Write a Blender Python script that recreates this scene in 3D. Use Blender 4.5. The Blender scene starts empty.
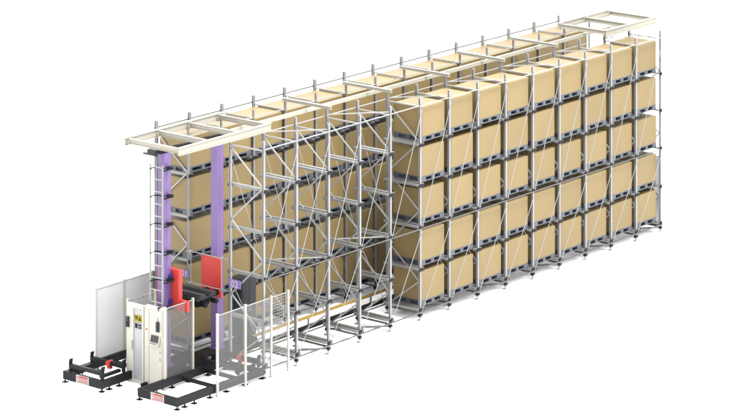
import bpy, bmesh, math, random
from mathutils import Vector, Matrix
random.seed(7)
R = math.radians
SC = bpy.context.scene
COL = SC.collection

# ------------------------------------------------------------------ helpers
class MB:
    """collects boxes, bars, tubes and prisms; build() links them as ONE mesh object"""
    def __init__(s): s.v = []; s.f = []
    def _add(s, v, f):
        n = len(s.v); s.v += [tuple(p) for p in v]; s.f += [tuple(i + n for i in q) for q in f]; return s
    def box(s, x0, x1, y0, y1, z0, z1):
        x0, x1 = sorted((x0, x1)); y0, y1 = sorted((y0, y1)); z0, z1 = sorted((z0, z1))
        v = [(x, y, z) for x in (x0, x1) for y in (y0, y1) for z in (z0, z1)]
        return s._add(v, [(0,1,3,2), (4,6,7,5), (0,4,5,1), (2,3,7,6), (0,2,6,4), (1,5,7,3)])
    def bar(s, a, b, w, h=None, up=(0,0,1)):
        h = h or w; a, b = Vector(a), Vector(b); t = (b - a).normalized()
        u = Vector(up)
        if abs(t.dot(u)) > .95: u = Vector((1,0,0))
        r = t.cross(u).normalized() * (w/2); q = r.cross(t).normalized() * (h/2)
        v = [p + i*r + j*q for p in (a, b) for i, j in ((-1,-1), (1,-1), (1,1), (-1,1))]
        return s._add(v, [(3,2,1,0), (4,5,6,7), (0,1,5,4), (1,2,6,5), (2,3,7,6), (3,0,4,7)])
    def tube(s, a, b, r, n=8, r2=None):
        a, b = Vector(a), Vector(b); r2 = r if r2 is None else r2; t = (b - a).normalized()
        u = t.cross(Vector((0,0,1)) if abs(t.z) < .9 else Vector((1,0,0))).normalized(); w = t.cross(u)
        ring = [(math.cos(2*math.pi*k/n), math.sin(2*math.pi*k/n)) for k in range(n)]
        v = [a + (u*c + w*d)*r for c, d in ring] + [b + (u*c + w*d)*r2 for c, d in ring]
        f = [(k, (k+1) % n, n + (k+1) % n, n + k) for k in range(n)]
        return s._add(v, f + [tuple(range(n-1, -1, -1)), tuple(range(n, 2*n))])
    def prism(s, pts, axis, a, b):
        """polygon pts (two coordinates) extruded along axis from a to b"""
        def P(p, q): return {'x': (q, p[0], p[1]), 'y': (p[0], q, p[1]), 'z': (p[0], p[1], q)}[axis]
        n = len(pts); v = [P(p, a) for p in pts] + [P(p, b) for p in pts]
        f = [(k, (k+1) % n, n + (k+1) % n, n + k) for k in range(n)]
        return s._add(v, f + [tuple(range(n-1, -1, -1)), tuple(range(n, 2*n))])
    def mesh(s, name, m, bevel=0, smooth=False):
        me = bpy.data.meshes.new(name); me.from_pydata(s.v, [], s.f)
        bm = bmesh.new(); bm.from_mesh(me)
        bmesh.ops.recalc_face_normals(bm, faces=bm.faces)
        if bevel:
            bmesh.ops.bevel(bm, geom=list(bm.edges), offset=bevel, segments=2, affect='EDGES', profile=.6, clamp_overlap=True)
        if smooth:
            for f in bm.faces: f.smooth = len(f.verts) == 4
        bm.to_mesh(me); bm.free(); me.materials.append(m)
        return me
    def build(s, name, m, parent=None, loc=(0,0,0), bevel=0, smooth=False):
        return link(name, s.mesh(name, m, bevel, smooth), parent, loc)

def link(name, me, parent=None, loc=(0,0,0)):
    o = bpy.data.objects.new(name, me); COL.objects.link(o); o.location = loc
    if parent: o.parent = parent
    return o
def tag(o, label, cat, group=None):
    o['label'] = label; o['category'] = cat; o['kind'] = 'thing'
    if group: o['group'] = group
    return o
def thing(name, label, cat, loc=(0,0,0), group=None):
    o = bpy.data.objects.new(name, None); COL.objects.link(o); o.location = loc
    return tag(o, label, cat, group)
def copy_tree(o, parent=None):
    c = o.copy(); COL.objects.link(c); c.parent = parent
    for ch in [x for x in list(COL.objects) if x.parent is o]: copy_tree(ch, c)
    return c

def mat(name, rgb, rough=.5, metal=0, spec=.4, noise=0, nscale=3, bump=0, rand=0, stretch=None):
    if 'floor' not in name: rgb = tuple(c*.63 for c in rgb)
    m = bpy.data.materials.new(name); m.use_nodes = True
    nt = m.node_tree; b = nt.nodes['Principled BSDF']
    b.inputs['Base Color'].default_value = (*rgb, 1); b.inputs['Roughness'].default_value = rough
    b.inputs['Metallic'].default_value = metal; b.inputs['Specular IOR Level'].default_value = spec
    N, L = nt.nodes.new, nt.links.new
    col = None
    if noise or bump:
        tc = N('ShaderNodeTexCoord'); nz = N('ShaderNodeTexNoise'); nz.inputs['Scale'].default_value = nscale
        nz.inputs['Detail'].default_value = 5
        if stretch:
            mp = N('ShaderNodeMapping'); mp.inputs['Scale'].default_value = stretch
            L(tc.outputs['Object'], mp.inputs['Vector']); L(mp.outputs['Vector'], nz.inputs['Vector'])
        else: L(tc.outputs['Object'], nz.inputs['Vector'])
        if noise:
            mr = N('ShaderNodeMapRange'); mr.inputs['To Min'].default_value = 1 - noise; mr.inputs['To Max'].default_value = 1 + noise
            L(nz.outputs['Fac'], mr.inputs['Value'])
            col = mr.outputs['Result']
        if bump:
            bp = N('ShaderNodeBump'); bp.inputs['Strength'].default_value = bump; bp.inputs['Distance'].default_value = .01
            L(nz.outputs['Fac'], bp.inputs['Height']); L(bp.outputs['Normal'], b.inputs['Normal'])
    if rand:
        oi = N('ShaderNodeObjectInfo'); mr2 = N('ShaderNodeMapRange')
        mr2.inputs['To Min'].default_value = 1 - rand; mr2.inputs['To Max'].default_value = 1 + rand
        L(oi.outputs['Random'], mr2.inputs['Value'])
        if col is not None:
            mm = N('ShaderNodeMath'); mm.operation = 'MULTIPLY'
            L(col, mm.inputs[0]); L(mr2.outputs['Result'], mm.inputs[1]); col = mm.outputs[0]
        else: col = mr2.outputs['Result']
    if col is not None:
        vm = N('ShaderNodeVectorMath'); vm.operation = 'SCALE'; vm.inputs[0].default_value = rgb
        L(col, vm.inputs['Scale']); L(vm.outputs['Vector'], b.inputs['Base Color'])
    return m

M = dict(
    floor   = mat('white_floor', (.78, .78, .78), .9, spec=0, noise=.01, nscale=.3),
    carton  = mat('kraft_board', (.152, .110, .047), .55, spec=.2, noise=.06, nscale=2.2, bump=.04, rand=.05, stretch=(1, 1, .25)),
    pallet  = mat('grey_pallet_plastic', (.058, .065, .077), .5, spec=.2, noise=.08, nscale=8, rand=.08),
    steel   = mat('galvanised_steel', (.19, .191, .195), .42, metal=.3, spec=.4, noise=.10, nscale=4),
    arm     = mat('weathered_zinc_arm', (.165, .164, .16), .4, metal=.3, spec=.4, noise=.15, nscale=5),
    rail    = mat('grey_rail_steel', (.085, .085, .085), .5, metal=.2, spec=.2, noise=.1, nscale=5),
    thin    = mat('zinc_rod', (.21, .21, .205), .5, metal=.2, noise=.05, nscale=5),
    white   = mat('white_coated_steel', (.29, .29, .28), .45, noise=.03, nscale=4),
    bracket = mat('dark_bracket', (.010, .011, .0145), .5, spec=.07),
    beige   = mat('beige_coated_steel', (.255, .240, .195), .5, noise=.03, nscale=3),
    ivory   = mat('ivory_paint', (.31, .295, .258), .4, noise=.02, nscale=3),
    purple  = mat('purple_paint', (.104, .061, .178), .4, spec=.3, noise=.03, nscale=2),
    red     = mat('red_paint', (.36, .030, .024), .4, spec=.2, noise=.03, nscale=3),
    blue    = mat('blue_roller', (.018, .025, .15), .4, spec=.2),
    black   = mat('black_paint', (.0065, .0065, .0065), .5, spec=.06, noise=.1, nscale=6),
    dark    = mat('charcoal_frame', (.009, .010, .011), .5, spec=.07, noise=.12, nscale=5),
    brown   = mat('dark_truck_paint', (.010, .009, .0085), .5, spec=.06, noise=.12, nscale=4),
    box     = mat('charcoal_cabinet', (.026, .028, .031), .45, spec=.1, noise=.06, nscale=3),
    yellow  = mat('yellow_busbar', (.30, .19, .03), .5, noise=.05, nscale=3),
    signy   = mat('yellow_sticker', (.20, .165, .006), .5, spec=.1),
    signg   = mat('grey_sticker', (.13, .14, .15), .5),
    sheet   = mat('pale_grey_sheet', (.62, .62, .63), .6, spec=.2, noise=.03, nscale=1.5),
    wire    = mat('grey_wire', (.22, .22, .22), .5, metal=0, spec=.2),
    lav     = mat('purple_sign', (.13, .085, .25), .5, spec=.2),
    glyph   = mat('white_lettering', (.26, .26, .26), .5),
    pink    = mat('red_print', (.22, .03, .022), .5, spec=.2),
    screen  = mat('dark_screen', (.006, .0065, .008), .25, spec=.3),
)

# ------------------------------------------------------------------ layout (metres; x along the racks, y away, z up)
BAY, NB = 1.45, 14
D, AISLE, H = 1.267, 1.648, 6.77
RA, RB = D + AISLE, 2*D + AISLE
XS = [i*BAY for i in range(NB + 1)]
LEV = [.39, 1.61, 2.89, 4.16, 5.39]
MID = D + AISLE/2

MB().box(-400, 400, -400, 400, -.05, 0).build('floor', M['floor'])['kind'] = 'structure'

# ------------------------------------------------------------------ storage racks
def post_mesh(w=.034, t=.025):
    m = MB()          # channel section: slot on the sides along the row
    m.prism([(-w,-w), (w,-w), (w,-t+.008), (t-.012,-t+.008), (t-.012,t-.008), (w,t-.008), (w,w), (-w,w), (-w,t-.008), (-t+.012,t-.008), (-t+.012,-t+.008), (-w,-t+.008)], 'z', .15, H)
    return m.mesh('post', M['steel'])
def foot_mesh():
    m = MB(); m.box(-.07, .07, -.07, .07, 0, .018).tube((0,0,.018), (0,0,.15), .022).box(-.036, .036, -.036, .036, .085, .105)
    return m.mesh('foot', M['white'])
def shoe_mesh():
    m = MB(); m.box(-.052, .052, -.052, .052, .13, .21); return m.mesh('shoe', M['bracket'])
POST, WIDE, SLIM, FOOT, SHOE = post_mesh(), post_mesh(.044, .033), post_mesh(.027, .02), foot_mesh(), shoe_mesh()

def make_rack(name, label, y0, front_dir, rods_front, rods_back, plan):
    """y0 = front plane; the other posts stand D behind"""
    rack = thing(name, label, 'storage rack', (0, y0, 0))
    for i, x in enumerate(XS):
        for y in (0, D):
            p = link('post', POST if y0 == 0 else (WIDE if y > 0 else SLIM), rack, (x, y, 0)); link('foot', FOOT, p); link('shoe', SHOE, p)
        # zigzag lattice between the two posts of one frame
        b = MB(); zz = [6.43, 5.42, 4.36, 3.32, 2.2, 1.18, .3]
        for k in range(6):
            ya, yb = (D - .03, .03) if k % 2 == 0 else (.03, D - .03)
            b.bar((x, ya, zz[k]), (x, yb, zz[k+1]), .026, .042)
        b.build('lattice_brace', M['thin'], rack)
        for z, w in ((6.5, .04), (.22, .055)):
            MB().bar((x, .04, z), (x, D - .04, z), w).build('cross_strut', M['thin'] if z > 1 else M['rail'], rack)
        # support arms: an angle on each side of the frame that has a bay
        for z in LEV:
            a = MB()
            for s in (-1, 1):
                if (s < 0 and i == 0) or (s > 0 and i == NB): continue
                xa, xb = x + s*.042, x + s*.165
                a.box(xa, xb, -.03, D + .03, z - .026, z - .004).box(xa, xa + s*.012, -.03, D + .03, z - .085, z - .026)
                a.box(xb - s*.012, xb, -.03, D + .03, z - .060, z - .026)
            ao = a.build('support_arm', M['arm'], rack)
            xl, xr = (x - .085 if i > 0 else x - .04), (x + .115 if i < NB else x + .04)
            for ya, yb in ((-.066, -.043), (D + .043, D + .066)):
                MB().box(xl, xr, ya, yb, z - .10, z - .008).build('bracket', M['bracket'], ao)
    L0, L1 = XS[0], XS[-1]
    for y, s in ((0, -1), (D, 1)):
        yy = y + s*.055
        for z, w, mm in ((6.55, .024, 'thin'), (2.8, .028, 'rail'), (.27, .038, 'rail')):
            if z == 2.8 and not (rods_front and y == 0): continue
            MB().bar((L0 - .05, yy, z), (L1 + .05, yy, z), w if y0 == 0 else (.038 if y > 0 else .024)).build('rail', M[mm if y0 == 0 or y == 0 else 'rail'], rack)
        if (rods_front and y == 0) or (rods_back and y == D):
            for i in range(NB):
                a, b = (XS[i], XS[i+1]) if y == 0 else (XS[i+1], XS[i])
                q = yy + s*.03
                MB().bar((b, q, 6.42), (a, q, 2.86), .010, .018).build('tie_rod', M['thin'], rack)
                MB().bar((b, q, 2.74), (a, q, .3), .010, .018).build('tie_rod', M['thin'], rack)
    if plan:
        for i in range(1, NB, 2):
            for z in (6.60, 2.86, .17):
                MB().bar((XS[i], D, z), (XS[i+1], 0, z), .024 if z > 1 else .045, .03 if z > 1 else .05).build('plan_brace', M['thin' if z > 1 else 'rail'], rack)
    return rack
make_rack('storage_rack', 'long galvanised front rack with five empty bays beside the purple crane', 0, -1, True, True, True)
make_rack('storage_rack', 'long galvanised rear rack behind the crane aisle with cartons in every bay', RA, 1, False, False, False)

# ------------------------------------------------------------------ cartons on pallets
def pallet_proto(wx, wy):
    p = thing('pallet', '-', 'pallet')
    MB().box(-wx, wx, -wy, wy, .125, .165).build('deck', M['pallet'], p, bevel=.006)
    cx, cy = .07, .07
    for k, (x0, x1) in enumerate(((-wx, -wx + .20), (-cx, cx), (wx - .20, wx))):
        b = MB()
        for y0, y1 in ((-wy, -wy + .20), (-cy, cy), (wy - .20, wy)): b.box(x0, x1, y0, y1, .0255, .1245)
        b.box((x0 + x1)/2 - .01, (x0 + x1)/2 + .01, -wy + .05, wy - .05, .0255, .1245)
        b.build('skid', M['pallet'], p)
    MB().box(-wx, wx, -wy, wy, 0, .025).build('base_board', M['pallet'], p)
    return p
def carton_mesh(wx, wy): return MB().box(-wx, wx, -wy, wy, 0, .895).mesh('carton', M['carton'], bevel=.006)
SIZE = {'front': (.56, .55), 'rear': (.68, .56)}
PAL = {k: None for k in SIZE}; CAR = {k: carton_mesh(*v) for k, v in SIZE.items()}
TIER = ['bottom', 'second lowest', 'middle', 'second highest', 'top']
NTH = ['first', 'second', 'third', 'fourth', 'fifth', 'sixth', 'seventh', 'eighth', 'ninth', 'tenth', 'eleventh', 'twelfth', 'thirteenth', 'fourteenth']
def load(bay, k, y, where, column):
    x = XS[bay] + BAY/2 + random.uniform(-.012, .012)
    yy = y + D/2 - .02 + random.uniform(-.012, .012)
    if PAL[where] is None: p = PAL[where] = pallet_proto(*SIZE[where])
    else: p = copy_tree(PAL[where])
    p.location = (x, yy, LEV[k]); p.rotation_euler.z = R(random.uniform(-.35, .35))
    tag(p, f'grey pallet in the {where} rack, {TIER[k]} tier, {column}', 'pallet', f'pallets stored in the {where} rack')
    c = link('carton', CAR[where], None, (x + random.uniform(-.008, .008), yy + random.uniform(-.008, .008), LEV[k] + .1655))
    c.rotation_euler.z = R(random.uniform(-.5, .5))
    tag(c, f'tan carton in the {where} rack, {TIER[k]} tier, {column}', 'carton', f'cartons stored in the {where} rack')
for bay in range(5, NB):
    for k in range(5): load(bay, k, 0, 'front', f'{NTH[NB - 1 - bay]} column from the right end')
for bay in range(NB):
    for k in range(5):
        if bay >= 8 and k < 4: continue          # wholly hidden behind the loaded front rack
        load(bay, k, RA, 'rear', f'{NTH[bay]} column from the crane end')

# ------------------------------------------------------------------ top frames and aisle beams
def channel(m, a, b, w, h):
    """C channel along x or y; a, b are ends on the bottom centre line"""
    ax = 0 if abs(b[0] - a[0]) > abs(b[1] - a[1]) else 1
    z = a[2]
    def bx(lo, hi, z0, z1):
        if ax == 0: m.box(a[0], b[0], a[1] + lo, a[1] + hi, z0, z1)
        else: m.box(a[0] + lo, a[0] + hi, a[1], b[1], z0, z1)
    bx(-w/2, w/2, z, z + .014); bx(-w/2, w/2, z + h - .014, z + h); bx(-.008, .008, z + .014, z + h - .014)
def top_frame(label, x0, x1, cross, y0, y1, trim=(0, 0)):
    t = thing('top_frame', label, 'steel frame', (x0, y0, H), 'steel frames over the aisle')
    for y in (y0, y1):
        m = MB(); q = trim if y == y0 else (0, 0); channel(m, (x0 + q[0], y, H - .085), (x1 - q[1], y, H - .085), .10, .22)
        o = m.build('side_beam', M['beige'], t); o.location = (-x0, -y0, -H)
    for x in cross:
        m = MB(); channel(m, (x, y0 + .056, H - .04), (x, y1 - .056, H - .04), .09, .15)
        o = m.build('cross_beam', M['beige'], t); o.location = (-x0, -y0, -H)
    return t
top_frame('beige steel frame overhanging the purple crane masts at the left end', -2.6, 1.66, (-2.46, -1.2, .12, 1.40), 1.0, RA + .1, (.08, .19))
top_frame('beige steel frame overhanging the far right end of the racks', 18.65, 21.65, (18.71, 20.15, 21.58), D - .20, RA + .1)
order = ['first', 'second', 'third', 'fourth', 'fifth']
for n, i in enumerate((3, 5, 7, 9, 11)):
    m = MB(); channel(m, (XS[i], D - .16, H + .002), (XS[i], RA + .12, H + .002), .09, .09)
    o = m.build('aisle_beam', M['beige'])
    tag(o, f'short beige beam bridging the aisle, {order[n]} after the left overhanging frame', 'beam', 'beams bridging the aisle top')
m = MB(); m.box(.95, 21.2, MID - .04, MID + .04, 6.545, 6.655)
tag(m.build('guide_rail', M['beige']), 'beige upper guide rail running along the top of the aisle', 'rail')

# floor rail and busbar
m = MB(); m.box(-2.9, 21.2, MID - .055, MID + .055, 0, .014).box(-2.9, 21.2, MID - .012, MID + .012, .014, .085).box(-2.9, 21.2, MID - .032, MID + .032, .085, .12)
tag(m.build('floor_rail', M['dark']), 'dark steel floor rail along the middle of the aisle', 'rail')
bus = thing('busbar', 'yellow power busbar running low along the aisle', 'busbar', (1.4, MID + .22, 0))
MB().box(0, 19.4, -.03, .03, .22, .30).build('conductor_bar', M['yellow'], bus)
for k in range(7): MB().box(k*3.0 + .3, k*3.0 + .34, -.025, .025, .012, .219).box(k*3.0 + .25, k*3.0 + .39, -.05, .05, 0, .012).build('stand', M['steel'], bus)

# ------------------------------------------------------------------ stacker crane
crane = thing('stacker_crane', 'twin mast purple stacker crane with red carriage and side ladder', 'crane', (-.8, MID, 0))
def cp(m, name, mt, parent=crane, **k):
    o = m.build(name, M[mt], parent, **k)
    if parent is crane: o.location = (.8, -MID, 0)
    return o
m = MB(); m.box(-2.42, 1.85, MID - .27, MID + .25, .17, .40)
cp(m, 'base_beam', 'brown', bevel=.008)
for x in (-2.2, 1.5):
    m = MB(); m.tube((x, MID - .05, .2951), (x, MID + .05, .2951), .175, 20)
    cp(m, 'wheel', 'black')
for x in (-1.25, -.3):
    m = MB(); m.tube((x, MID - .271, .28), (x, MID - .30, .28), .07, 16)
    cp(m, 'roller_cover', 'steel')
for x in (-1.4, -.1):
    m = MB(); m.box(x - .16, x + .16, MID - .42, MID - .271, .12, .3)
    cp(m, 'buffer', 'black', bevel=.01)
for x0, x1 in ((-2.057, -1.783), (.212, .474)):
    m = MB(); m.box(x0, x1, 1.96, 2.22, .401, 6.50)
    mo = cp(m, 'mast', 'purple', bevel=.006)
    m = MB(); m.box(x0 - .07, x1 + .07, 1.90, 2.28, .401, .43).box(x0 + .09, x1 - .09, 1.955, 1.9595, .6, 6.3)
    m.build('base_flange', M['purple'], mo)
m = MB(); m.box(-2.15, .90, MID - .06, MID + .06, 6.501, 6.62)
cp(m, 'top_beam', 'black')
m = MB(); m.box(-2.04, -1.96, 2.05, 2.82, 6.37, 6.42).box(-2.10, -1.98, 2.30, 2.60, 6.421, 6.56)
cp(m, 'guide_arm', 'box')
# ladder
lad = MB()
for y in (1.72, 2.19): lad.box(-2.415, -2.385, y - .026, y + .026, .7, 6.27)
lo = cp(lad, 'ladder', 'arm')
z = .95
while z < 6.2:
    MB().tube((-2.4, 1.741, z), (-2.4, 2.169, z), .016).build('rung', M['thin'], lo); z += .35
for k in range(6):
    z = 6.1 - k*.8
    b = MB(); pr = None
    for q in range(7):                      # flat strap bowed from the far rail round to the mast
        u = q/6; pt = (-2.41 + .33*u*u, 2.19 - .27*u, z + .07*math.sin(u*math.pi))
        if pr: b.bar(pr, pt, .022, .035)
        pr = pt
    b.box(-2.385, -1.98, 1.735, 1.765, z - .018, z + .018)
    b.tube((-1.93, 1.86, z - .03), (-1.93, 1.86, z + .03), .105, 18)
    b.build('stand_off_bracket', M['black'], lo)
# carriage
ca = MB(); ca.box(-1.60, .14, 1.86, 1.98, 2.02, 2.16).box(-1.60, .14, 2.22, 2.34, 2.02, 2.16)
car = cp(ca, 'carriage', 'black')
MB().box(-1.779, -1.63, 1.66, 2.50, 2.0, 3.17).box(-1.75, -1.63, 1.38, 1.659, 2.02, 2.32).build('end_plate', M['red'], car, bevel=.006)
MB().prism([(1.763, 3.07), (2.53, 3.07), (2.53, 2.08), (2.05, 2.08), (1.98, 1.93), (1.763, 1.93)], 'x', .14, .208).build('end_plate', M['red'], car, bevel=.005)
for z in (2.25, 2.98):
    MB().tube((-1.835, 1.90, z), (-1.835, 1.955, z), .07, 14).build('guide_roller', M['blue'], car)
f = MB(); f.box(-1.18, -.50, 1.50, 2.68, 2.17, 2.24)
for x in (-1.16, -.72):
    f.box(x, x + .25, 1.42, 2.76, 2.241, 2.32).box(x + .03, x + .22, 1.38, 2.80, 2.321, 2.36)
f.box(-.93, -.75, 1.55, 2.63, 2.241, 2.29)
f.build('telescopic_fork', M['box'], car, bevel=.004)
MB().tube((-.55, 1.52, 2.09), (-.55, 1.30, 2.09), .07, 14).tube((-.95, 1.60, 2.05), (-.95, 1.36, 2.05), .08, 14).box(-1.1, -.6, 1.55, 1.72, 1.98, 2.169).build('drive_motor', M['black'], car)
# crane control box behind the second mast
m = MB(); m.box(1.0, 1.62, 1.70, 2.24, .58, 2.28)
cb = cp(m, 'control_box', 'box', bevel=.008)
MB().box(1.03, 1.30, 1.692, 1.6985, .64, 2.22).box(1.32, 1.59, 1.692, 1.6985, .64, 2.22).build('door', M['box'], cb)
for x in (1.27, 1.35): MB().box(x - .012, x + .012, 1.672, 1.6915, 1.3, 1.48).build('handle', M['steel'], cb)
for x in (1.1, 1.42): cp(MB().box(x, x + .1, 1.8, 2.1, .401, .579), 'box_support', 'box')
for k in range(3): MB().box(.997, .9995, 1.78, 2.16, 1.9 + k*.08, 1.93 + k*.08).build('vent', M['black'], cb)

# load check frame between the first posts of the two racks
g = thing('gauge_frame', 'white tubular load gauge frame between the first posts in front of the red plate', 'frame', (-.08, MID, 2.25))
gm = MB()
for y in (1.55, 2.74): gm.tube((0, y - MID, 0), (0, y - MID, .96), .013)
for z in (0.02, .93): gm.tube((0, 1.55 - MID, z), (0, 2.74 - MID, z), .013)
gm.build('tube_loop', M['thin'], g)
for y0, y1, z in ((1.55, D + .02, .02), (2.74, RA - .02, .02), (2.74, RA - .02, .93), (1.55, D + .02, .93)):
    MB().tube((0, y0 - MID, z), (0.02, y1 - MID, z), .018).tube((-.04, y0 - MID, z), (.04, y0 - MID, z), .042, 12).build('clamp', M['steel'], g)

# ------------------------------------------------------------------ numbered signs
def sign(num, y0, y1, z0, z1, label):
    s = thing('number_sign', label, 'sign', (-.085, (y0 + y1)/2, z0), 'aisle number signs')
    w = (y1 - y0)/2; h = z1 - z0
    MB().box(-.012, .012, -w, w, 0, h).build('plate', M['lav'], s)
    MB().box(.013, .04, -.05, .05, h*.3, h*.7).build('hanger', M['steel'], s)
    cu = bpy.data.curves.new('number', 'FONT'); cu.body = num; cu.size = h*1.16; cu.extrude = .003; cu.align_x = 'CENTER'; cu.offset = .006; cu.space_character = 1.1
    t = bpy.data.objects.new('number', cu); COL.objects.link(t)
    bpy.context.view_layer.update()
    me = bpy.data.meshes.new_from_object(t.evaluated_get(bpy.context.evaluated_depsgraph_get()))
    COL.objects.unlink(t); bpy.data.objects.remove(t)
    me.materials.clear(); me.materials.append(M['glyph'])
    o = link('number', me, s, (-.0165, 0, h*.10)); o.rotation_euler = (R(90), 0, R(-90))
sign('02', .80, 1.25, 2.41, 2.65, 'purple sign reading 02 on the front rack post')
sign('01', 2.80, 3.16, 2.40, 2.60, 'purple sign reading 01 on the rear rack post')

# ------------------------------------------------------------------ fences
def panel(p0, p1, h, pitch, wire, parent, mt='wire', add_sheet=False):
    """one mesh panel between two ground points; wires welded on a thin frame"""
    a, b = Vector(p0), Vector(p1); t = (b - a); L = t.length; t.normalize(); m = MB()
    n = max(2, round(L/pitch)); k = max(2, round((h - .12)/pitch))
    for i in range(1, n):
        q = a + t*(L*i/n); m.bar((q.x, q.y, .12), (q.x, q.y, h), wire, wire)
    nrm = Vector((-t.y, t.x, 0))*wire
    for j in range(k + 1):
        z = .12 + (h - .12)*j/k; e = a + nrm; g2 = b + nrm
        w = wire if 0 < j < k else .022
        m.bar((e.x, e.y, z), (g2.x, g2.y, z), w, w)
    po = m.build('mesh_panel', M[mt], parent)
    if add_sheet:
        c = a - Vector((-t.y, t.x, 0))*-.012; e = b - Vector((-t.y, t.x, 0))*-.012
        MB().bar((c.x, c.y, (h + .12)/2), (e.x, e.y, (h + .12)/2), .004, h - .13).build('added_sheet', M['sheet'], po)  # added solid sheet, stops the bright floor washing out the wires
    return po
def fence_post(x, y, h, parent, mt='ivory'):
    m = MB(); m.box(x - .028, x + .028, y - .028, y + .028, .012, h).box(x - .06, x + .06, y - .06, y + .06, 0, .0118)
    m.box(x - .034, x + .034, y - .034, y + .034, h + .0005, h + .016)
    return m.build('post', M[mt], parent)
def fence(label, pts, h, pitches, wire=.0019, mt='ivory', add_sheet=False):
    f = thing('safety_fence', label, 'fence', (0, 0, 0), 'mesh safety fences')
    for x, y in pts: fence_post(x, y, h, f, mt)
    for k, pt in enumerate(pitches):
        a, b = Vector((*pts[k], 0)), Vector((*pts[k+1], 0)); t = (b - a).normalized()*.03
        panel(a + t, b - t, h - .04, pt, (.0035 if add_sheet else wire) if pt < .06 else .008, f, 'thin' if add_sheet or pt > .06 else 'wire', add_sheet)
    return f
fence('grey mesh fence behind the left loading station', [(-2.38, 4.36), (-1.18, 4.36), (.02, 4.36), (.93, 4.36)], 2.32, [.05, .05, .05], add_sheet=True)
fence('ivory posted mesh fence around the right loading station', [(-2.12, -.12), (-.93, -.12), (.19, -.12), (.94, -.12)], 2.32, [.021, .021, .085])
fence('single mesh fence panel standing right of the control cabinet', [(-2.62, 1.43), (-1.44, 1.43)], 2.34, [.021])
fence('single mesh fence panel running back from the access door', [(-2.58, 2.90), (-1.44, 2.90)], 2.30, [.021])
fe = thing('end_screen', 'pale mesh screen closing the far right end of the front rack', 'screen', (0, 0, 0))
panel((20.48, .05, 0), (20.48, 1.2, 0), 2.5, .05, .004, fe, 'thin', True)

# ------------------------------------------------------------------ access door and control cabinet
dr = thing('access_door', 'ivory framed access door with window and yellow warning sticker', 'door', (-2.62, 2.54, 0))
def dp(m, name, mt, parent=dr, **k):
    o = m.build(name, M[mt] if isinstance(mt, str) else mt, parent, **k)
    if parent is dr: o.location = (2.62, -2.54, 0)
    return o
m = MB(); m.box(-2.66, -2.60, 2.61, 2.86, .03, 2.26).box(-2.66, -2.60, 2.215, 2.275, .03, 2.26).box(-2.66, -2.60, 2.276, 2.609, 2.14, 2.26).box(-2.66, -2.60, 2.276, 2.609, .03, .12)
m.box(-2.665, -2.595, 2.815, 2.865, 0, .0295).box(-2.665, -2.595, 2.215, 2.265, 0, .0295)
dp(m, 'door_frame', 'ivory')
pane = bpy.data.materials.new('clear_grey_panel'); pane.use_nodes = True
nt = pane.node_tree; b = nt.nodes['Principled BSDF']; b.inputs['Base Color'].default_value = (.16, .165, .175, 1); b.inputs['Roughness'].default_value = .25
tr = nt.nodes.new('ShaderNodeBsdfTransparent'); mx = nt.nodes.new('ShaderNodeMixShader'); mx.inputs[0].default_value = .86
nt.links.new(tr.outputs[0], mx.inputs[1]); nt.links.new(b.outputs[0], mx.inputs[2]); nt.links.new(mx.outputs[0], nt.nodes['Material Output'].inputs['Surface'])
wp = dp(MB().box(-2.636, -2.626, 2.276, 2.609, .121, 2.139), 'window', pane)
s1 = MB().box(-2.642, -2.637, 2.30, 2.585, 1.76, 1.95).build('warning_sticker', M['signy'], wp)
MB().prism([(2.42, 1.80), (2.30 + .03, 1.80), (2.375, 1.92)], 'x', -2.645, -2.6421).box(-2.645, -2.6421, 2.45, 2.565, 1.88, 1.91).box(-2.645, -2.6421, 2.45, 2.55, 1.83, 1.86).build('black_print', M['black'], wp)
MB().box(-2.642, -2.637, 2.31, 2.575, 1.55, 1.735).build('notice_sticker', M['signg'], wp)
MB().box(-2.645, -2.6421, 2.46, 2.56, 1.58, 1.70).box(-2.645, -2.6421, 2.32, 2.43, 1.65, 1.69).box(-2.645, -2.6421, 2.32, 2.41, 1.58, 1.62).build('black_print', M['black'], wp)
dp(MB().box(-2.72, -2.661, 2.76, 2.87, 1.56, 1.86).box(-2.75, -2.721, 2.79, 2.83, 1.60, 1.72), 'lock', 'box', bevel=.006)
dp(MB().tube((-2.69, 2.64, .95), (-2.69, 2.64, 1.2), .014).box(-2.69, -2.661, 2.63, 2.65, .95, .97).box(-2.69, -2.661, 2.63, 2.65, 1.18, 1.2), 'handle', 'steel')

cab = thing('control_cabinet', 'ivory control cabinet with dark touch screen between the door and mesh panel', 'cabinet', (-2.57, 1.84, 0))
def kp(m, name, mt, parent=cab, **k):
    o = m.build(name, M[mt], parent, **k)
    if parent is cab: o.location = (2.57, -1.84, 0)
    return o
kp(MB().box(-2.64, -2.46, 1.48, 2.205, .05, 2.27), 'body', 'ivory', bevel=.008)
kp(MB().box(-2.652, -2.6405, 1.52, 1.99, .10, 1.20).box(-2.652, -2.6405, 2.02, 2.18, .10, 2.2).box(-2.652, -2.6405, 1.52, 1.99, 1.50, 2.2), 'door', 'ivory')
kp(MB().box(-2.62, -2.48, 1.5, 2.185, 0, .0495), 'plinth', 'box')
kp(MB().prism([(-2.6405, 1.24), (-2.78, 1.24), (-2.78, 1.27), (-2.70, 1.31), (-2.656, 1.505), (-2.6405, 1.505)], 'y', 1.58, 1.95), 'console', 'ivory')
sc = MB().prism([(-2.706, 1.316), (-2.664, 1.50), (-2.670, 1.502), (-2.712, 1.318)], 'y', 1.62, 1.91); kp(sc, 'screen', 'screen')
kp(MB().box(-2.775, -2.715, 1.64, 1.88, 1.281, 1.292), 'keypad', 'signg')
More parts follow.
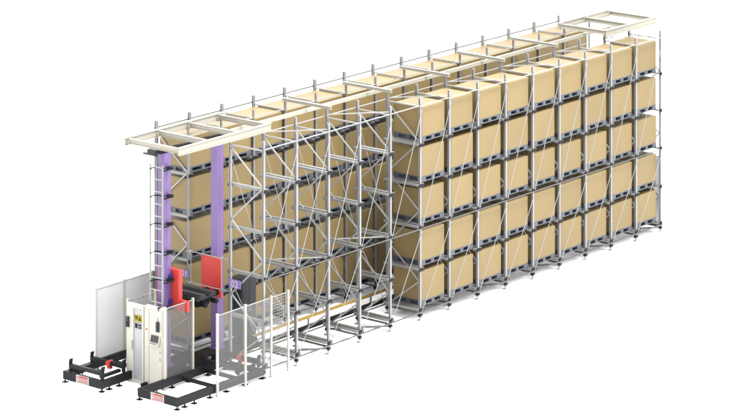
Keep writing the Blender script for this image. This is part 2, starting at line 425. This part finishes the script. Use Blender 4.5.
kp(MB().box(-2.70, -2.653, 1.60, 1.71, 1.62, 1.90).box(-2.72, -2.701, 1.63, 1.68, 1.66, 1.86), 'handset', 'box', bevel=.008)
cd = MB(); prev = None
for t in range(9):
    u = t/8; q = (-2.66 + .02*math.sin(u*3), 1.655 + .02*math.sin(u*5), 1.90 + u*.42)
    if prev: cd.tube(prev, q, .010, 6)
    prev = q
cd.tube((-2.66, 1.655, 2.28), (-2.56, 1.655, 2.31), .035, 10)
kp(cd, 'cord', 'box')
kp(MB().tube((-2.653, 2.10, 1.62), (-2.675, 2.10, 1.62), .022, 12), 'push_button', 'red')
for z in (.8, 1.0): kp(MB().box(-2.66, -2.6525, 1.56, 1.60, z, z + .08), 'latch', 'steel')

# ------------------------------------------------------------------ loading stations
def station(label, x0, x1, y0, y1, side):
    s = thing('loading_station', label, 'loading station', (x0, (y0 + y1)/2, 0), 'charcoal loading stations')
    def sp(m, name, mt, parent=s, **k):
        o = m.build(name, M[mt], parent, **k)
        if parent is s: o.location = (-x0, -(y0 + y1)/2, 0)
        return o
    fb = sp(MB().box(x0, x0 + .09, y0, y1, .09, .33), 'front_beam', 'dark', bevel=.004)
    for y in (y0, y1 - .09): sp(MB().box(x0 + .092, x1, y, y + .09, .10, .325), 'side_beam', 'dark', bevel=.004)
    for x in (x1 - 1.9, x1 - .95, x1 - .09): sp(MB().box(x, x + .08, y0 + .092, y1 - .092, .12, .22), 'cross_beam', 'dark')
    for y in (y0 + .045, y1 - .045):
        for x in (x0 + .045, x0 + .35, x0 + .75, x0 + 1.4, x0 + 2.1, x0 + 2.9, x1 - .06):
            sp(MB().tube((x, y, .02), (x, y, .099), .022).box(x - .075, x + .075, y - .075, y + .075, 0, .02), 'foot', 'black')
    y2 = y0 + (y1 - y0)*(.33 if side > 0 else .23); y3 = y2 + .5
    lab = sp(MB().box(x0 - .006, x0 - .0005, y2, y3, .10, .325), 'warning_label', 'glyph')
    MB().box(x0 - .009, x0 - .0065, y2 + .03, y3 - .12, .25, .31).box(x0 - .009, x0 - .0065, y2 + .03, y3 - .05, .205, .225).box(x0 - .009, x0 - .0065, y2 + .03, y3 - .10, .165, .185).box(x0 - .009, x0 - .0065, y2 + .03, y3 - .04, .125, .145).prism([(y3 - .105, .25), (y3 - .02, .25), (y3 - .062, .315)], 'x', x0 - .009, x0 - .0065).build('red_print', M['pink'], fb)
    return s
station('charcoal loading station on floor left of the ivory access door', -3.90, -.15, 2.66, 4.20, 1)
station('charcoal loading station on floor right of the control cabinet', -3.72, -.02, -.06, 1.46, 1)
def trolley(label, xa, xb, y0, y1, z, red_y):
    t = thing('transfer_trolley', label, 'trolley', ((xa + xb)/2, (y0 + y1)/2, .33), 'transfer trolleys on the loading stations')
    def tp(m, name, mt):
        o = m.build(name, M[mt], t); o.location = (-(xa + xb)/2, -(y0 + y1)/2, -.33); return o
    for x in (xa, xb):
        m = MB(); m.box(x - .05, x + .05, y0, y1, z - .11, z)
        for y in (y0, y1 - .07): m.box(x - .045, x + .045, y, y + .07, .335, z - .1105)
        for y in (y0 + .005, y1 - .055): m.prism([(x - .06, z), (x + .06, z), (x + .085, z + .13), (x - .035, z + .13)], 'y', y, y + .05)
        tp(m, 'support_rail', 'dark')
    for y in (y0 + .10, y1 - .22): tp(MB().box(xa + .046, xb - .046, y, y + .1, .34, .42), 'side_member', 'dark')
    m = MB(); xm = xb + .05
    m.tube((xm - .16, red_y, .50), (xm + .04, red_y, .50), .075, 14).box(xm - .1, xm, red_y - .06, red_y + .06, .336, .44)
    tp(m, 'drive_unit', 'red')
trolley('charcoal pallet trolley at the outer end of the left station', -3.80, -2.93, 2.70, 4.02, .555, 3.28)
trolley('charcoal pallet trolley inside the mesh fence of the right station', -1.05, -.16, .02, 1.32, .555, .74)

# ------------------------------------------------------------------ world, light, camera
w = bpy.data.worlds.new('World'); SC.world = w; w.use_nodes = True
bg = w.node_tree.nodes['Background']; bg.inputs[0].default_value = (1, 1, 1, 1); bg.inputs[1].default_value = 5.0
ld = bpy.data.lights.new('key_lamp', 'AREA'); ld.shape = 'DISK'; ld.size = 9; ld.color = (1, .985, .96)
lo = bpy.data.objects.new('key_lamp', ld); COL.objects.link(lo)
tgt = Vector((7, 1.5, 3)); dirv = Vector((.03, -.42, .91)).normalized(); dist = 32
lo.location = tgt + dirv*dist; lo.rotation_euler = (-dirv).to_track_quat('-Z', 'Y').to_euler()
ld.energy = 11.5*math.pi*dist*dist

cd_ = bpy.data.cameras.new('camera'); cam = bpy.data.objects.new('camera', cd_); COL.objects.link(cam); SC.camera = cam
cam.location = (-69.58537, -60.39208, 28.56337); cam.rotation_euler = (R(90), 0, R(39.0940 - 90))
cd_.sensor_width = 36; cd_.sensor_fit = 'HORIZONTAL'; cd_.lens = 3213.458/736*36
cd_.shift_x = 0; cd_.shift_y = -825.732/736; cd_.clip_start = 1; cd_.clip_end = 2000
SC.view_settings.view_transform = 'Standard'; SC.view_settings.look = 'None'; SC.view_settings.exposure = 0; SC.view_settings.gamma = 1
SC.render.engine = 'CYCLES'; SC.cycles.max_bounces = 8; SC.cycles.transparent_max_bounces = 16
